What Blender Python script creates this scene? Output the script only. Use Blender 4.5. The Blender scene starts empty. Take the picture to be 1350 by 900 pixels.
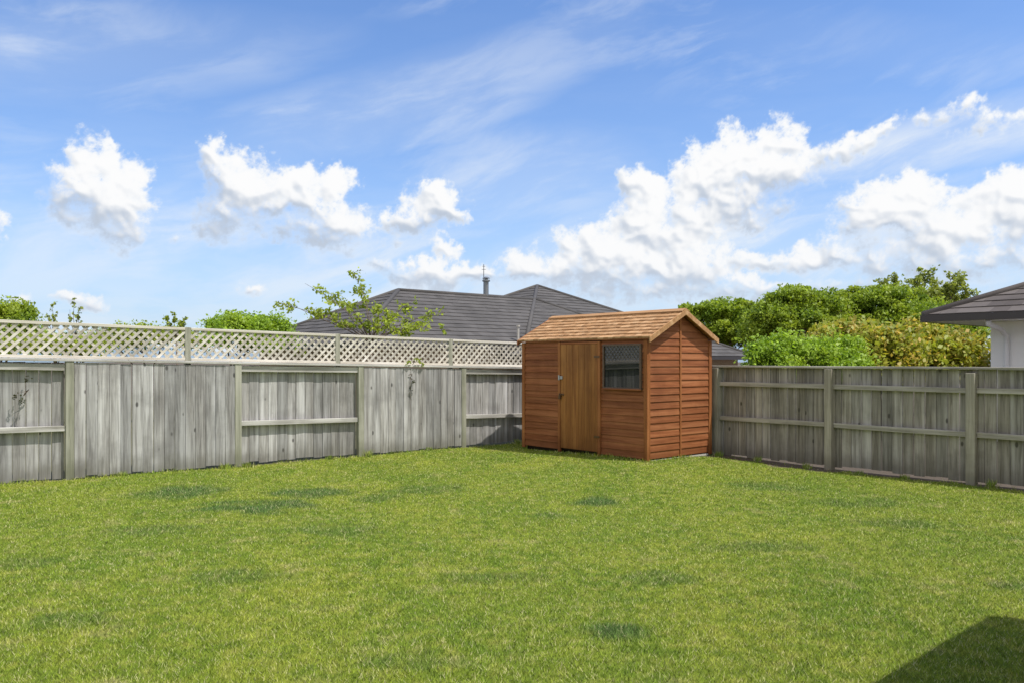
import bpy, math, random
import numpy as np
from mathutils import Vector, Matrix
random.seed(7); rng=np.random.default_rng(7)
scene=bpy.context.scene; COL=scene.collection
F=1050.0; HY=475.0; CH=1.6
SUN=Vector((.90,-.44,0)).normalized(); EL=math.radians(64)
def at(px,py,Y):
    return Vector(((px-675)/F*Y, Y, CH+(HY-py)/F*Y))
# ------------------------------------------------------------ node helpers
def setin(nt,sock,v):
    if isinstance(v,bpy.types.NodeSocket): nt.links.new(v,sock)
    elif v is not None: sock.default_value=v
def M(nt,op,a,b=None,c=None,clamp=False):
    n=nt.nodes.new('ShaderNodeMath'); n.operation=op; n.use_clamp=clamp
    setin(nt,n.inputs[0],a); setin(nt,n.inputs[1],b)
    if c is not None: setin(nt,n.inputs[2],c)
    return n.outputs[0]
def VM(nt,op,a,b=None,c=None):
    n=nt.nodes.new('ShaderNodeVectorMath'); n.operation=op
    setin(nt,n.inputs[0],a); setin(nt,n.inputs[1],b)
    if c is not None: setin(nt,n.inputs[2],c)
    return n.outputs['Value'] if op in('LENGTH','DOT_PRODUCT','DISTANCE') else n.outputs['Vector']
def noise(nt,vec,scale,detail=4,rough=.5,dist=0.0,col=False,dim='3D'):
    n=nt.nodes.new('ShaderNodeTexNoise'); n.noise_dimensions=dim; setin(nt,n.inputs['Vector'],vec)
    n.inputs['Scale'].default_value=scale; n.inputs['Detail'].default_value=detail
    n.inputs['Roughness'].default_value=rough; n.inputs['Distortion'].default_value=dist
    return n.outputs['Color' if col else 'Fac']
def mapr(nt,v,a,b,c=0.,d=1.,smooth=False):
    n=nt.nodes.new('ShaderNodeMapRange'); n.clamp=True
    if smooth: n.interpolation_type='SMOOTHSTEP'
    setin(nt,n.inputs['Value'],v)
    for k,x in zip(('From Min','From Max','To Min','To Max'),(a,b,c,d)): n.inputs[k].default_value=x
    return n.outputs['Result']
def mix(nt,f,a,b,mode='MIX'):
    n=nt.nodes.new('ShaderNodeMix'); n.data_type='RGBA'; n.blend_type=mode
    setin(nt,n.inputs[0],f)
    for s,v in ((n.inputs[6],a),(n.inputs[7],b)):
        if isinstance(v,tuple) and len(v)==3: v=v+(1,)
        setin(nt,s,v)
    return n.outputs[2]
def newmat(name):
    m=bpy.data.materials.new(name); m.use_nodes=True
    nt=m.node_tree; p=nt.nodes['Principled BSDF']; return m,nt,p
def bump(nt,p,h,strength=.3,dist=.01):
    b=nt.nodes.new('ShaderNodeBump'); b.inputs['Strength'].default_value=strength
    b.inputs['Distance'].default_value=dist; setin(nt,b.inputs['Height'],h)
    nt.links.new(b.outputs[0],p.inputs['Normal'])
def objco(nt): return nt.nodes.new('ShaderNodeTexCoord').outputs['Object']
def posco(nt): return nt.nodes.new('ShaderNodeNewGeometry').outputs['Position']
def island(nt): return nt.nodes.new('ShaderNodeNewGeometry').outputs['Random Per Island']
def softnormal(nt,k):
    g=nt.nodes.new('ShaderNodeNewGeometry')
    s=VM(nt,'SCALE',g.outputs['Normal']); s.node.inputs['Scale'].default_value=1-k
    return VM(nt,'NORMALIZE',VM(nt,'ADD',s,(0,0,k)))
# ------------------------------------------------------------ materials
def wood(name,dark,mid,light,axis='z',rough=.85,knots=True,var=.35,green=0.0,spec=.2,stain=True,satv=0.,streak=0.):
    m,nt,p=newmat(name); co=objco(nt); isl=island(nt)
    st={'z':(28,28,1.3),'x':(1.3,28,28)}[axis]
    off=nt.nodes.new('ShaderNodeCombineXYZ')
    for i in range(3): nt.links.new(M(nt,'MULTIPLY',isl,37.0+i*11),off.inputs[i])
    co2=VM(nt,'ADD',co,off.outputs[0])
    g=noise(nt,VM(nt,'MULTIPLY',co2,st),1.6,6,.65,.6)
    g2=noise(nt,VM(nt,'MULTIPLY',co2,tuple(x*.22 for x in st)),2.0,3,.5)
    c=mix(nt,mapr(nt,g,.32,.68),dark,mid)
    c=mix(nt,mapr(nt,g2,.45,.75),c,light)
    if streak:
        g3=noise(nt,VM(nt,'MULTIPLY',co2,(9,9,.55)),1.7,5,.6,.3)
        c=mix(nt,mapr(nt,g3,.54,.72,0,streak),c,tuple(x*.55 for x in dark))
    v=M(nt,'ADD',M(nt,'MULTIPLY',isl,var),1-var*.5)
    hsv=nt.nodes.new('ShaderNodeHueSaturation'); nt.links.new(c,hsv.inputs['Color']); nt.links.new(v,hsv.inputs['Value'])
    if satv: nt.links.new(mapr(nt,M(nt,'FRACT',M(nt,'MULTIPLY',isl,13.7)),0,1,1-satv,1+satv),hsv.inputs['Saturation'])
    c=hsv.outputs[0]
    if knots:
        ks={'z':(1,1,.55),'x':(.55,1,1)}[axis]
        vo=nt.nodes.new('ShaderNodeTexVoronoi'); vo.inputs['Scale'].default_value=4.2
        nt.links.new(VM(nt,'MULTIPLY',co2,ks),vo.inputs['Vector'])
        k=mapr(nt,vo.outputs['Distance'],.05,.11,.85,0,True)
        c=mix(nt,k,c,tuple(x*.35 for x in dark))
    if stain:
        s=noise(nt,co,1.7,5,.6)
        c=mix(nt,mapr(nt,s,.50,.72,0,.55),c,tuple(x*.85 for x in dark))
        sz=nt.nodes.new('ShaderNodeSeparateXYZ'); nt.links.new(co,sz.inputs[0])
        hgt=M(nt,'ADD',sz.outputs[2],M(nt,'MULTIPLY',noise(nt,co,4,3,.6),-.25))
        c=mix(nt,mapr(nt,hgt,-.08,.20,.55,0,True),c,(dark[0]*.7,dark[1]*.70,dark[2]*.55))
    if green>0:
        s=noise(nt,co,3.0,4,.6)
        c=mix(nt,mapr(nt,s,.35,.65,.1,green),c,(.24,.245,.16))
    nt.links.new(c,p.inputs['Base Color']); p.inputs['Roughness'].default_value=rough
    p.inputs['Specular IOR Level'].default_value=spec
    bump(nt,p,g,.5,.006); return m
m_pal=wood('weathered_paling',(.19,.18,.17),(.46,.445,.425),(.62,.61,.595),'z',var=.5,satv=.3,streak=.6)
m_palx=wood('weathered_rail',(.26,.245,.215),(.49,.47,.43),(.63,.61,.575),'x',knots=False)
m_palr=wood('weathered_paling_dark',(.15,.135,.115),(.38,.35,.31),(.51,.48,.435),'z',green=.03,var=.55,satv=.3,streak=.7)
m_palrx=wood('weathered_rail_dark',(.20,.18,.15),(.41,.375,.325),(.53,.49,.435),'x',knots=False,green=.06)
m_post=wood('treated_post',(.18,.18,.14),(.37,.36,.285),(.49,.475,.40),'z',green=.3,knots=False)
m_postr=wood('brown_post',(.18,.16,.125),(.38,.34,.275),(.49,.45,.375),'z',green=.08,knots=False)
m_lat=wood('lattice_timber',(.40,.36,.29),(.60,.56,.48),(.70,.665,.60),'x',knots=False,stain=False,var=.5)
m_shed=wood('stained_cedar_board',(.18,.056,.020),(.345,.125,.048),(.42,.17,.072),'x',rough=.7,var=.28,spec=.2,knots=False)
m_shedz=wood('stained_cedar_trim',(.20,.064,.020),(.34,.130,.044),(.41,.17,.062),'z',rough=.7,var=.2,spec=.2,knots=False)
m_door=wood('stained_cedar_door',(.19,.070,.018),(.34,.140,.036),(.42,.19,.055),'z',rough=.6,var=.2,spec=.25,knots=False)
m_shroof=wood('cedar_shingle',(.27,.135,.060),(.47,.27,.125),(.58,.37,.20),'x',rough=.8,var=.28,spec=.15,knots=False,stain=False)
m_base=wood('dark_skid_timber',(.03,.02,.012),(.06,.04,.025),(.09,.06,.04),'x')
def plain(name,col,rough=.6,metal=0.,nz=.15,scale=3.,bumps=0.):
    m,nt,p=newmat(name); n=noise(nt,objco(nt),scale,5,.6)
    c=mix(nt,n,tuple(x*(1-nz) for x in col),tuple(min(1,x*(1+nz)) for x in col))
    nt.links.new(c,p.inputs['Base Color']); p.inputs['Roughness'].default_value=rough
    p.inputs['Metallic'].default_value=metal
    if bumps: bump(nt,p,noise(nt,objco(nt),scale*8,4,.6),bumps,.01)
    return m
m_white=plain('white_plaster',(.92,.91,.90),.7,0,.02,4,.2)
m_soffit=plain('soffit_paint',(.84,.83,.85),.6,0,.03)
m_fascia=plain('dark_gutter',(.05,.042,.04),.4,0,.1)
m_steel=plain('stainless_flue',(.25,.26,.27),.45,.6,.2,8)
m_darkmetal=plain('dark_metal',(.05,.05,.055),.5,.5)
m_grey=plain('grey_hardware',(.45,.46,.48),.4,.4)
m_brass=plain('worn_brass',(.15,.09,.05),.45,.7)
m_brick=plain('tan_brick',(.36,.28,.2),.9,0,.2,20)
m_conc=plain('pale_base_strip',(.5,.47,.42),.9,0,.2,6)
def tilemat(name,a,b):
    m,nt,p=newmat(name); c=mix(nt,island(nt),a,b)
    n=noise(nt,objco(nt),1.2,5,.6); c=mix(nt,mapr(nt,n,.4,.75,0,.5),c,tuple(x*1.4 for x in b))
    nt.links.new(c,p.inputs['Base Color']); p.inputs['Roughness'].default_value=.85; p.inputs['Specular IOR Level'].default_value=.15
    bump(nt,p,noise(nt,objco(nt),30,3,.6),.3,.01); return m
m_tile=tilemat('charcoal_roof_tile',(.080,.075,.071),(.110,.103,.098))
m_tile2=tilemat('brown_charcoal_roof_tile',(.08,.068,.062),(.14,.122,.112))
m_glass,nt,p=newmat('window_glass'); p.inputs['Base Color'].default_value=(.010,.012,.012,1)
p.inputs['Roughness'].default_value=.02; p.inputs['IOR'].default_value=1.75
bump(nt,p,noise(nt,objco(nt),2.0,1,.5),.02,.01)
def leafmat(name,a,b,c,trans=.35,k=.35):
    m,nt,p=newmat(name); isl=island(nt); pos=posco(nt)
    n=noise(nt,pos,1.3,3,.6)
    col=mix(nt,mapr(nt,isl,0,1),a,b)
    col=mix(nt,mapr(nt,n,.4,.65),col,c)
    w=M(nt,'GREATER_THAN',isl,.93); col=mix(nt,M(nt,'MULTIPLY',w,.6),col,tuple(min(1,x*1.7) for x in b))
    nt.links.new(col,p.inputs['Base Color']); p.inputs['Roughness'].default_value=.5
    p.inputs['Specular IOR Level'].default_value=.3
    sn=softnormal(nt,k); nt.links.new(sn,p.inputs['Normal'])
    t=nt.nodes.new('ShaderNodeBsdfTranslucent'); nt.links.new(mix(nt,1.0,col,(1.5,1.5,.7),'MULTIPLY'),t.inputs[0])
    ms=nt.nodes.new('ShaderNodeMixShader'); ms.inputs[0].default_value=trans
    nt.links.new(p.outputs[0],ms.inputs[1]); nt.links.new(t.outputs[0],ms.inputs[2])
    nt.links.new(ms.outputs[0],nt.nodes['Material Output'].inputs[0]); return m
m_leafA=leafmat('bright_green_leaf',(.11,.19,.018),(.25,.34,.028),(.31,.38,.035))
m_leafB=leafmat('hedge_leaf',(.15,.26,.022),(.29,.42,.035),(.33,.44,.045))
m_leafC=leafmat('bronze_green_leaf',(.18,.26,.03),(.50,.34,.08),(.36,.40,.05))
m_leafD=leafmat('olive_leaf',(.16,.20,.035),(.30,.35,.06),(.26,.30,.05))
m_leafE=leafmat('fresh_yellow_leaf',(.20,.27,.025),(.36,.42,.045),(.28,.34,.04),.4)
m_leafV=leafmat('dark_vine_leaf',(.03,.035,.017),(.07,.08,.03),(.05,.055,.02))
m_bark=plain('bark',(.16,.12,.09),.95,0,.35,12,.5)
# ------------------------------------------------------------ builders
class B:
    def __init__(s): s.v=[]; s.f=[]
    def quad(s,*pts):
        n=len(s.v); s.v+= [tuple(p) for p in pts]; s.f.append(tuple(range(n,n+len(pts))))
    def box(s,x0,x1,y0,y1,z0,z1):
        n=len(s.v)
        s.v+=[(x0,y0,z0),(x1,y0,z0),(x1,y1,z0),(x0,y1,z0),(x0,y0,z1),(x1,y0,z1),(x1,y1,z1),(x0,y1,z1)]
        s.f+=[tuple(n+i for i in q) for q in((0,3,2,1),(4,5,6,7),(0,1,5,4),(1,2,6,5),(2,3,7,6),(3,0,4,7))]
    def hexa(s,b,t):
        n=len(s.v); s.v+=[tuple(p) for p in b]+[tuple(p) for p in t]
        s.f+=[tuple(n+i for i in q) for q in((0,3,2,1),(4,5,6,7),(0,1,5,4),(1,2,6,5),(2,3,7,6),(3,0,4,7))]
    def beam(s,p0,p1,w,h,up=(0,0,1)):
        p0=Vector(p0);p1=Vector(p1); d=(p1-p0).normalized(); up=Vector(up)
        sd=d.cross(up).normalized(); u=sd.cross(d).normalized()
        a=[p0+sd*(-w/2)+u*(-h/2),p0+sd*(w/2)+u*(-h/2),p1+sd*(w/2)+u*(-h/2),p1+sd*(-w/2)+u*(-h/2)]
        b=[p+u*h for p in a]; s.hexa(a,b)
    def tube(s,pts,rad,n=8):
        pts=[Vector(p) for p in pts]; base=len(s.v); k=len(pts)
        for i,p in enumerate(pts):
            d=(pts[min(i+1,k-1)]-pts[max(i-1,0)]).normalized()
            a=d.cross(Vector((0.3,1,0.1))).normalized(); b=d.cross(a)
            for j in range(n):
                t=2*math.pi*j/n; s.v.append(tuple(p+(a*math.cos(t)+b*math.sin(t))*rad[i]))
        for i in range(k-1):
            for j in range(n):
                s.f.append((base+i*n+j,base+i*n+(j+1)%n,base+(i+1)*n+(j+1)%n,base+(i+1)*n+j))
        s.f.append(tuple(base+j for j in range(n))[::-1]); s.f.append(tuple(base+(k-1)*n+j for j in range(n)))
    def obj(s,name,mat,parent=None,smooth=False,bevel=0):
        me=bpy.data.meshes.new(name); me.from_pydata(s.v,[],s.f); me.update()
        me.materials.append(mat); o=bpy.data.objects.new(name,me); COL.objects.link(o)
        if parent: o.parent=parent
        if smooth: me.polygons.foreach_set('use_smooth',[True]*len(me.polygons))
        if bevel:
            b=o.modifiers.new('bevel','BEVEL'); b.width=bevel; b.segments=1; b.limit_method='ANGLE'
        return o
def empty(name,loc,rot,label,cat,group=None):
    o=bpy.data.objects.new(name,None); o.empty_display_size=.3; COL.objects.link(o)
    o.location=loc; o.rotation_euler=(0,0,rot); o['label']=label; o['category']=cat
    if group: o['group']=group
    return o
def npmesh(name,verts,k,mat,parent=None,attr=None):
    n=len(verts); nf=n//k
    me=bpy.data.meshes.new(name); me.vertices.add(n); me.vertices.foreach_set('co',verts.astype(np.float32).ravel())
    me.loops.add(n); me.loops.foreach_set('vertex_index',np.arange(n,dtype=np.int32))
    me.polygons.add(nf); me.polygons.foreach_set('loop_start',np.arange(0,n,k,dtype=np.int32))
    me.update(calc_edges=True); me.validate()
    if attr is not None:
        a=me.attributes.new('patch','FLOAT','POINT'); a.data.foreach_set('value',attr.astype(np.float32))
    me.materials.append(mat); o=bpy.data.objects.new(name,me); COL.objects.link(o)
    if parent: o.parent=parent
    return o
# ------------------------------------------------------------ clouds (sky backdrop sector)
def gnoise(X,Y,seed):
    r=np.random.default_rng(seed); T=r.random((256,256))*2*np.pi; gx,gy=np.cos(T),np.sin(T)
    xi=np.floor(X).astype(int); yi=np.floor(Y).astype(int); fx=X-xi; fy=Y-yi
    u=fx*fx*fx*(fx*(fx*6-15)+10); v=fy*fy*fy*(fy*(fy*6-15)+10)
    def c(i,j):
        a=(xi+i)&255; b=(yi+j)&255; return gx[a,b]*(fx-i)+gy[a,b]*(fy-j)
    return ((c(0,0)*(1-u)+c(1,0)*u)*(1-v)+(c(0,1)*(1-u)+c(1,1)*u)*v)*1.5
def fbm(X,Y,seed,oc=6,g=.5,billow=False):
    s=0;a=1;n=0
    for o in range(oc):
        v=gnoise(X*2**o+o*17.3,Y*2**o-o*9.1,seed+o)
        if billow: v=1-2*np.abs(v)*1.3
        s=s+a*v; n+=a; a*=g
    return s/n
def sstep(x,a,b): t=np.clip((x-a)/(b-a),0,1); return t*t*(3-2*t)
def blur(Aa,k):
    for ax in(0,1):
        c=np.cumsum(np.pad(Aa,[(k+1,k) if i==ax else (0,0) for i in(0,1)],mode='edge'),axis=ax)
        n=Aa.shape[ax]
        Aa=(np.take(c,range(2*k+1,2*k+1+n),axis=ax)-np.take(c,range(0,n),axis=ax))/(2*k+1)
    return Aa
NXc,NYc=1700,620
az=np.linspace(-.80,.80,NXc); elv=np.linspace(-.02,.58,NYc); A,E=np.meshgrid(az,elv)
U=A*1000; Vv=E*1000
def ang(px,py):
    u=(px-675)/F; a=math.atan(u); return a*1000,math.atan((HY-py)/F*math.cos(a))*1000,math.cos(a)
blobs=[(128,208,34,28,1),(168,242,36,36,1),(92,245,40,32,1),(148,290,46,32,1),(115,262,50,38,1),(80,280,30,24,.8),
(285,218,28,28,1),(320,250,48,42,1),(302,292,46,32,.95),(360,258,42,28,1),(408,255,44,28,1),(447,245,24,22,1),(440,300,48,32,1),(395,310,48,18,.85),
(565,258,34,22,1),(540,290,42,22,.95),(590,285,24,14,.9),(515,348,32,12,.8),(575,362,56,18,.95),(690,348,28,18,1),(640,366,40,14,.85),(585,330,24,12,.8),(520,318,20,10,.6),
(785,330,50,34,1),(845,290,42,48,1),(838,248,26,18,1),(895,305,54,44,1),(925,245,44,44,1),(965,214,46,34,1),(1028,190,34,30,1),(1010,235,56,36,1),(955,275,52,36,1),
(1080,205,36,18,.8),(1125,190,36,15,.65),(1165,170,32,14,.6),(1212,156,36,13,.52),(1262,142,42,14,.48),(1320,158,50,16,.42),(1290,175,70,12,.35),(920,355,70,24,.95),(845,355,95,30,1),(745,362,55,20,.95),
(1150,290,52,38,1),(1205,258,44,28,1),(1240,300,68,44,1),(1310,265,56,34,1),(1345,300,60,50,1),(1090,338,64,18,.85),(1000,345,60,18,.85),(1250,345,125,30,.95),
(22,390,22,10,.85),(115,402,36,13,.85),(850,388,110,18,.9),(1000,386,110,16,.8),(1100,378,90,14,.75),(1400,250,60,40,1),(-60,300,60,30,1),(330,375,34,12,.55),(230,310,20,10,.5)]
wx=fbm(U/60,Vv/60,11,7,.60)*32; wy=fbm(U/60,Vv/60,31,7,.60)*28
Pu,Pv=U+wx,Vv+wy
acc=np.zeros_like(U)
for bx,by,rx,ry,wt in blobs:
    a,e,c=ang(bx,by); ra=rx*1.38/F*c*c*1000; re=ry*1.38/F*c*1000
    d2=((Pu-a)/ra)**2+((Pv-e)/re)**2
    acc+=np.exp(np.clip(wt-d2,-4,1)*5)
S=np.maximum(np.log(acc+1e-9)/5,-3)-.19
bil=fbm(Pu/36,Pv/36,51,7,.58,True); fb=fbm(U/26,Vv/26,71,8,.68); fw=fbm(U/70,Vv/40,75,7,.64)
D=S+.30*(bil-.15)+.85*fb+.55*fw
H=blur(np.clip(S+.2*(bil-.1)+.25*fb,0,3)**.6,1)*44+bil*12*np.clip(S*2,0,1)
def light(Hh):
    gy,gx=np.gradient(Hh); gx=gx/.94; gy=gy/.97
    n=np.sqrt(gx**2+gy**2+1); L=np.array([.40,.80,.45]); L/=np.linalg.norm(L)
    return (-gx*L[0]-gy*L[1]+L[2])/n
l1=light(blur(blur(H,2),2)); l2=light(blur(blur(H,7),7)); l3=light(blur(blur(H,26),26)*1.4)
lit=.22*l1+.34*l2+.60*l3+.22*fb-.02
lt=sstep(lit,-.04,.68)
shade=np.array([.50,.57,.68]); white=np.array([1.0,.995,.99])
C=shade*(1-lt[...,None])+white*lt[...,None]
thin=sstep(D,.0,.8)[...,None]; C=C*thin+(np.array([.86,.91,.97]))*(1-thin)
soft=.62+.60*(1-sstep(l3,.05,.6))
al=sstep((D+.10)/soft,.0,1.0)**1.2*.985
haze=np.array([.76,.82,.91])
hzf=(np.exp(-np.clip(E,0,1)*12)*.55)[...,None]; C=C*(1-hzf)+haze*hzf
t=math.radians(14); Ur=U*math.cos(t)+Vv*math.sin(t); Vr=-U*math.sin(t)+Vv*math.cos(t)
w2=fbm(Ur/260,Vr/120,90,3,.5)*60
ci=fbm((Ur)/260,(Vr+w2*.6)/60,101,8,.62); ci2=fbm(U/420,Vv/130,131,3,.5)
cir=sstep(ci,-.12,.45)*sstep(ci2,-.25,.35)*.30
def streak(px,py,rx,ry,rot):
    a,e,c=ang(px,py); r=math.radians(rot); du,dv=U-a,Vv-e
    x=(du*math.cos(r)+dv*math.sin(r))/rx; y=(-du*math.sin(r)+dv*math.cos(r))/ry
    return np.clip(1-(x*x+y*y),0,1)**1.2
mod=.35+.65*sstep(ci,-.35,.35)
st=0
for s,k in((streak(540,135,360,60,17),.45),(streak(700,240,190,75,8),.55),(streak(150,340,420,100,3),.6),(streak(1300,172,220,38,8),.9),(streak(1000,350,520,110,0),.75),(streak(450,380,500,80,0),.7),(streak(60,70,380,60,10),.35),(streak(1150,60,300,40,-12),.15)):
    st=np.maximum(st,s*k)
cir=np.clip(cir+st*mod,0,.9)
low=.85*np.exp(-np.clip(E,0,1)*10)*(.45+.55*sstep(fbm(U/130,Vv/28,150,6,.58),-.25,.3))
cir=np.maximum(cir,low)
cc=np.array([.82,.88,.955])
oa=al+cir*(1-al); OC=(C*al[...,None]+cc*(cir*(1-al))[...,None])/np.maximum(oa,1e-4)[...,None]
fade=sstep(.80-np.abs(A),0,.10)*sstep(.58-E,0,.12); oa=oa*fade
R=4200.
vx=R*np.cos(E)*np.sin(A); vy=R*np.cos(E)*np.cos(A); vz=R*np.sin(E)+CH
me=bpy.data.meshes.new('sky'); nv=NXc*NYc
me.vertices.add(nv); me.vertices.foreach_set('co',np.stack([vx,vy,vz],-1).reshape(-1).astype(np.float32))
ii=np.arange(nv).reshape(NYc,NXc); q=np.stack([ii[:-1,:-1],ii[:-1,1:],ii[1:,1:],ii[1:,:-1]],-1).reshape(-1,4)
me.loops.add(q.size); me.loops.foreach_set('vertex_index',q.astype(np.int32).ravel())
me.polygons.add(len(q)); me.polygons.foreach_set('loop_start',np.arange(0,q.size,4,dtype=np.int32)); me.update(calc_edges=True)
a_=me.attributes.new('cloud','FLOAT_COLOR','POINT'); a_.data.foreach_set('color',np.concatenate([OC,oa[...,None]],-1).astype(np.float32).ravel())
m=bpy.data.materials.new('cloud_layer'); m.use_nodes=True; nt=m.node_tree; nt.nodes.clear()
at_=nt.nodes.new('ShaderNodeAttribute'); at_.attribute_name='cloud'
em=nt.nodes.new('ShaderNodeEmission'); tr=nt.nodes.new('ShaderNodeBsdfTransparent'); mx_=nt.nodes.new('ShaderNodeMixShader'); out=nt.nodes.new('ShaderNodeOutputMaterial')
nt.links.new(at_.outputs['Color'],em.inputs[0]); nt.links.new(at_.outputs['Alpha'],mx_.inputs[0]); nt.links.new(tr.outputs[0],mx_.inputs[1]); nt.links.new(em.outputs[0],mx_.inputs[2]); nt.links.new(mx_.outputs[0],out.inputs[0])
m.cycles.emission_sampling='NONE'
me.materials.append(m); so=bpy.data.objects.new('sky',me); COL.objects.link(so); so['kind']='structure'
# ------------------------------------------------------------ ground
L0=np.array([-6.55,10.2]); LA=np.array([.782,.624]); LN=np.array([-.624,.782])
R0=np.array([1.075,16.28]); RA=np.array([.635,-.772]); RN=np.array([.772,.635])
def gh(x,y):
    z=.055*np.exp(-(((x-2.0)**2+(y-12.9)**2)/5.0))
    z=z+.018*np.sin(x*.9+1)*np.sin(y*.7)+.008*np.sin(x*2.3+y*1.7)
    w=np.clip(1-(np.hypot(x,y-8)-14)/10,0,1)
    return z*w-(1-w)*.25
patches=[(240,648,70,10),(345,668,85,12),(410,648,55,8),(555,645,60,8),(782,660,32,7),(812,830,50,14),(1135,662,75,7),
 (30,745,45,11),(722,680,34,6),(540,870,65,16),(500,655,40,6),(1180,690,70,8),(1010,640,60,6),(640,760,80,9),(90,820,80,12),(300,760,80,9),(1335,775,30,8),(1000,720,80,8),(450,700,90,9),(860,760,70,10),(200,700,80,8)]
def patchv(x,y):
    out=np.zeros_like(x)
    wob=fbm(x*2.2,y*2.2,211,5,.6)*1.6
    for (px,py,rx,ry) in patches:
        c=at(px,py,CH*F/(py-HY)); rX=rx/F*c.y; rY=max(ry/F*c.y*c.y/CH,.12)
        d=((x-c.x)/rX)**2+((y-c.y)/rY)**2+wob
        st=.80 if px in(345,812,410,782,240) else .42
        out=np.maximum(out,st*sstep(1.3-d,0,1.3))
    return out
def soilv(x,y):
    d=-((x-R0[0])*RN[0]+(y-R0[1])*RN[1]); t=(x-R0[0])*RA[0]+(y-R0[1])*RA[1]
    w=.34+.16*np.sin(t*2.1)**2+.07*np.sin(t*9)
    w=np.where(t>6.0,w*.45,w)
    dl=-((x-L0[0])*LN[0]+(y-L0[1])*LN[1])
    s=np.clip((w-d)/.12,0,1)
    return np.maximum(s,.8*np.clip((.07-dl)/.06,0,1))
xs=np.concatenate([[-2500,-900,-300,-100,-45,-25,-17],np.linspace(-12,12,301),[17,25,45,100,300,900,2500]])
ys=np.concatenate([[-600,-150,-40,-12,-4,-1],np.linspace(1,19,241),[22,27,35,50,80,150,400,1200,3000]])
GX,GY=np.meshgrid(xs,ys); GZ=gh(GX,GY)
me=bpy.data.meshes.new('ground'); nx,ny=len(xs),len(ys)
gv=np.stack([GX.ravel(),GY.ravel(),GZ.ravel()],1)
ii=np.arange(nx*ny).reshape(ny,nx)
q=np.stack([ii[:-1,:-1],ii[:-1,1:],ii[1:,1:],ii[1:,:-1]],-1).reshape(-1,4)
me.vertices.add(len(gv)); me.vertices.foreach_set('co',gv.astype(np.float32).ravel())
me.loops.add(q.size); me.loops.foreach_set('vertex_index',q.astype(np.int32).ravel())
me.polygons.add(len(q)); me.polygons.foreach_set('loop_start',np.arange(0,q.size,4,dtype=np.int32)); me.update(calc_edges=True)
for nm,fn in(('patch',patchv),('soil',soilv)):
    a=me.attributes.new(nm,'FLOAT','POINT'); a.data.foreach_set('value',fn(GX,GY).astype(np.float32).ravel())
me.polygons.foreach_set('use_smooth',[True]*len(q))
ground=bpy.data.objects.new('ground',me); COL.objects.link(ground); ground['kind']='structure'
def lawncol(nt,pos):
    n1=noise(nt,VM(nt,'MULTIPLY',pos,(1,.6,0)),1.1,5,.65)
    n2=noise(nt,pos,7,5,.7); n3=noise(nt,pos,.35,2,.5)
    c=mix(nt,mapr(nt,n1,.35,.65),(.165,.255,.018),(.300,.350,.034))
    c=mix(nt,mapr(nt,n2,.5,.68,0,.75),c,(.42,.41,.085))
    c=mix(nt,mapr(nt,n2,.5,.32,0,.65),c,(.10,.175,.018))
    c=mix(nt,mapr(nt,n3,.45,.65,0,.35),c,(.145,.24,.022))
    c=mix(nt,mapr(nt,noise(nt,pos,2.2,5,.7),.58,.74,0,.75),c,(.52,.45,.19))
    at_=nt.nodes.new('ShaderNodeAttribute'); at_.attribute_name='patch'
    return mix(nt,at_.outputs['Fac'],c,(.075,.155,.04))
m_gr,nt,p=newmat('lawn_ground'); pos=posco(nt)
c=lawncol(nt,pos); fine=noise(nt,pos,60,4,.7)
c=mix(nt,mapr(nt,fine,.35,.65,.7,.1),c,(.045,.06,.015))
sa=nt.nodes.new('ShaderNodeAttribute'); sa.attribute_name='soil'
so=mix(nt,noise(nt,pos,25,5,.7),(.055,.042,.032),(.19,.155,.12))
c=mix(nt,sa.outputs['Fac'],c,so)
nt.links.new(c,p.inputs['Base Color']); p.inputs['Roughness'].default_value=.95; p.inputs['Specular IOR Level'].default_value=.1
bump(nt,p,fine,.5,.02); me.materials.append(m_gr)
def scatter(n,pw,ymin,ymax):
    y=(rng.random(n)*(ymax**pw-ymin**pw)+ymin**pw)**(1/pw)
    x=(rng.random(n)*2-1)*(.70*y+.7); return x,y
x,y=scatter(1000000,.5,2.9,17.0)
dR=-((x-R0[0])*RN[0]+(y-R0[1])*RN[1]); dL=-((x-L0[0])*LN[0]+(y-L0[1])*LN[1])
sx=(x-.22)*.65+(y-14.36)*-.76; sy=(x-.22)*.76+(y-14.36)*.65
keep=(dR>.02)&(dL>.02)&~((sx>0)&(sx<2.84)&(sy>.0)&(sy<1.6))&(rng.random(len(x))>soilv(x,y)*.95)
x=x[keep];y=y[keep];dR=dR[keep];dL=dL[keep];sx=sx[keep];sy=sy[keep]; n=len(x)
pt=patchv(x,y); clump=.5+.5*fbm(x*5,y*5,301,4,.6)*2
h=(.007+.012*rng.random(n)**1.5+.008*np.clip(clump,0,1.3)+.012*pt)*(1+.35*np.clip((7-y)/4,0,1))
edge=((dR<.12)&(rng.random(n)<.5))|(dL<.10)|((sx>-.12)&(sx<2.95)&(sy>-.12)&(sy<1.7))
tuft=.5+.5*np.sin(x*6.1+y*3.3)
h=np.where(edge,h*(1.5+3.0*tuft*rng.random(n)),h)
w=.0012+.00032*y*(.6+.8*rng.random(n))
th=rng.random(n)*2*np.pi; la=rng.random(n)*2*np.pi; lean=h*(.3+1.1*rng.random(n))
z=gh(x,y)
V=np.zeros((n,3,3))
V[:,0]=np.stack([x-np.cos(th)*w,y-np.sin(th)*w,z-.003],1)
V[:,1]=np.stack([x+np.cos(th)*w,y+np.sin(th)*w,z-.003],1)
V[:,2]=np.stack([x+np.cos(la)*lean,y+np.sin(la)*lean,z+h],1)
m_blade,nt,p=newmat('grass_blade'); pos=posco(nt); isl=island(nt)
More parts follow.
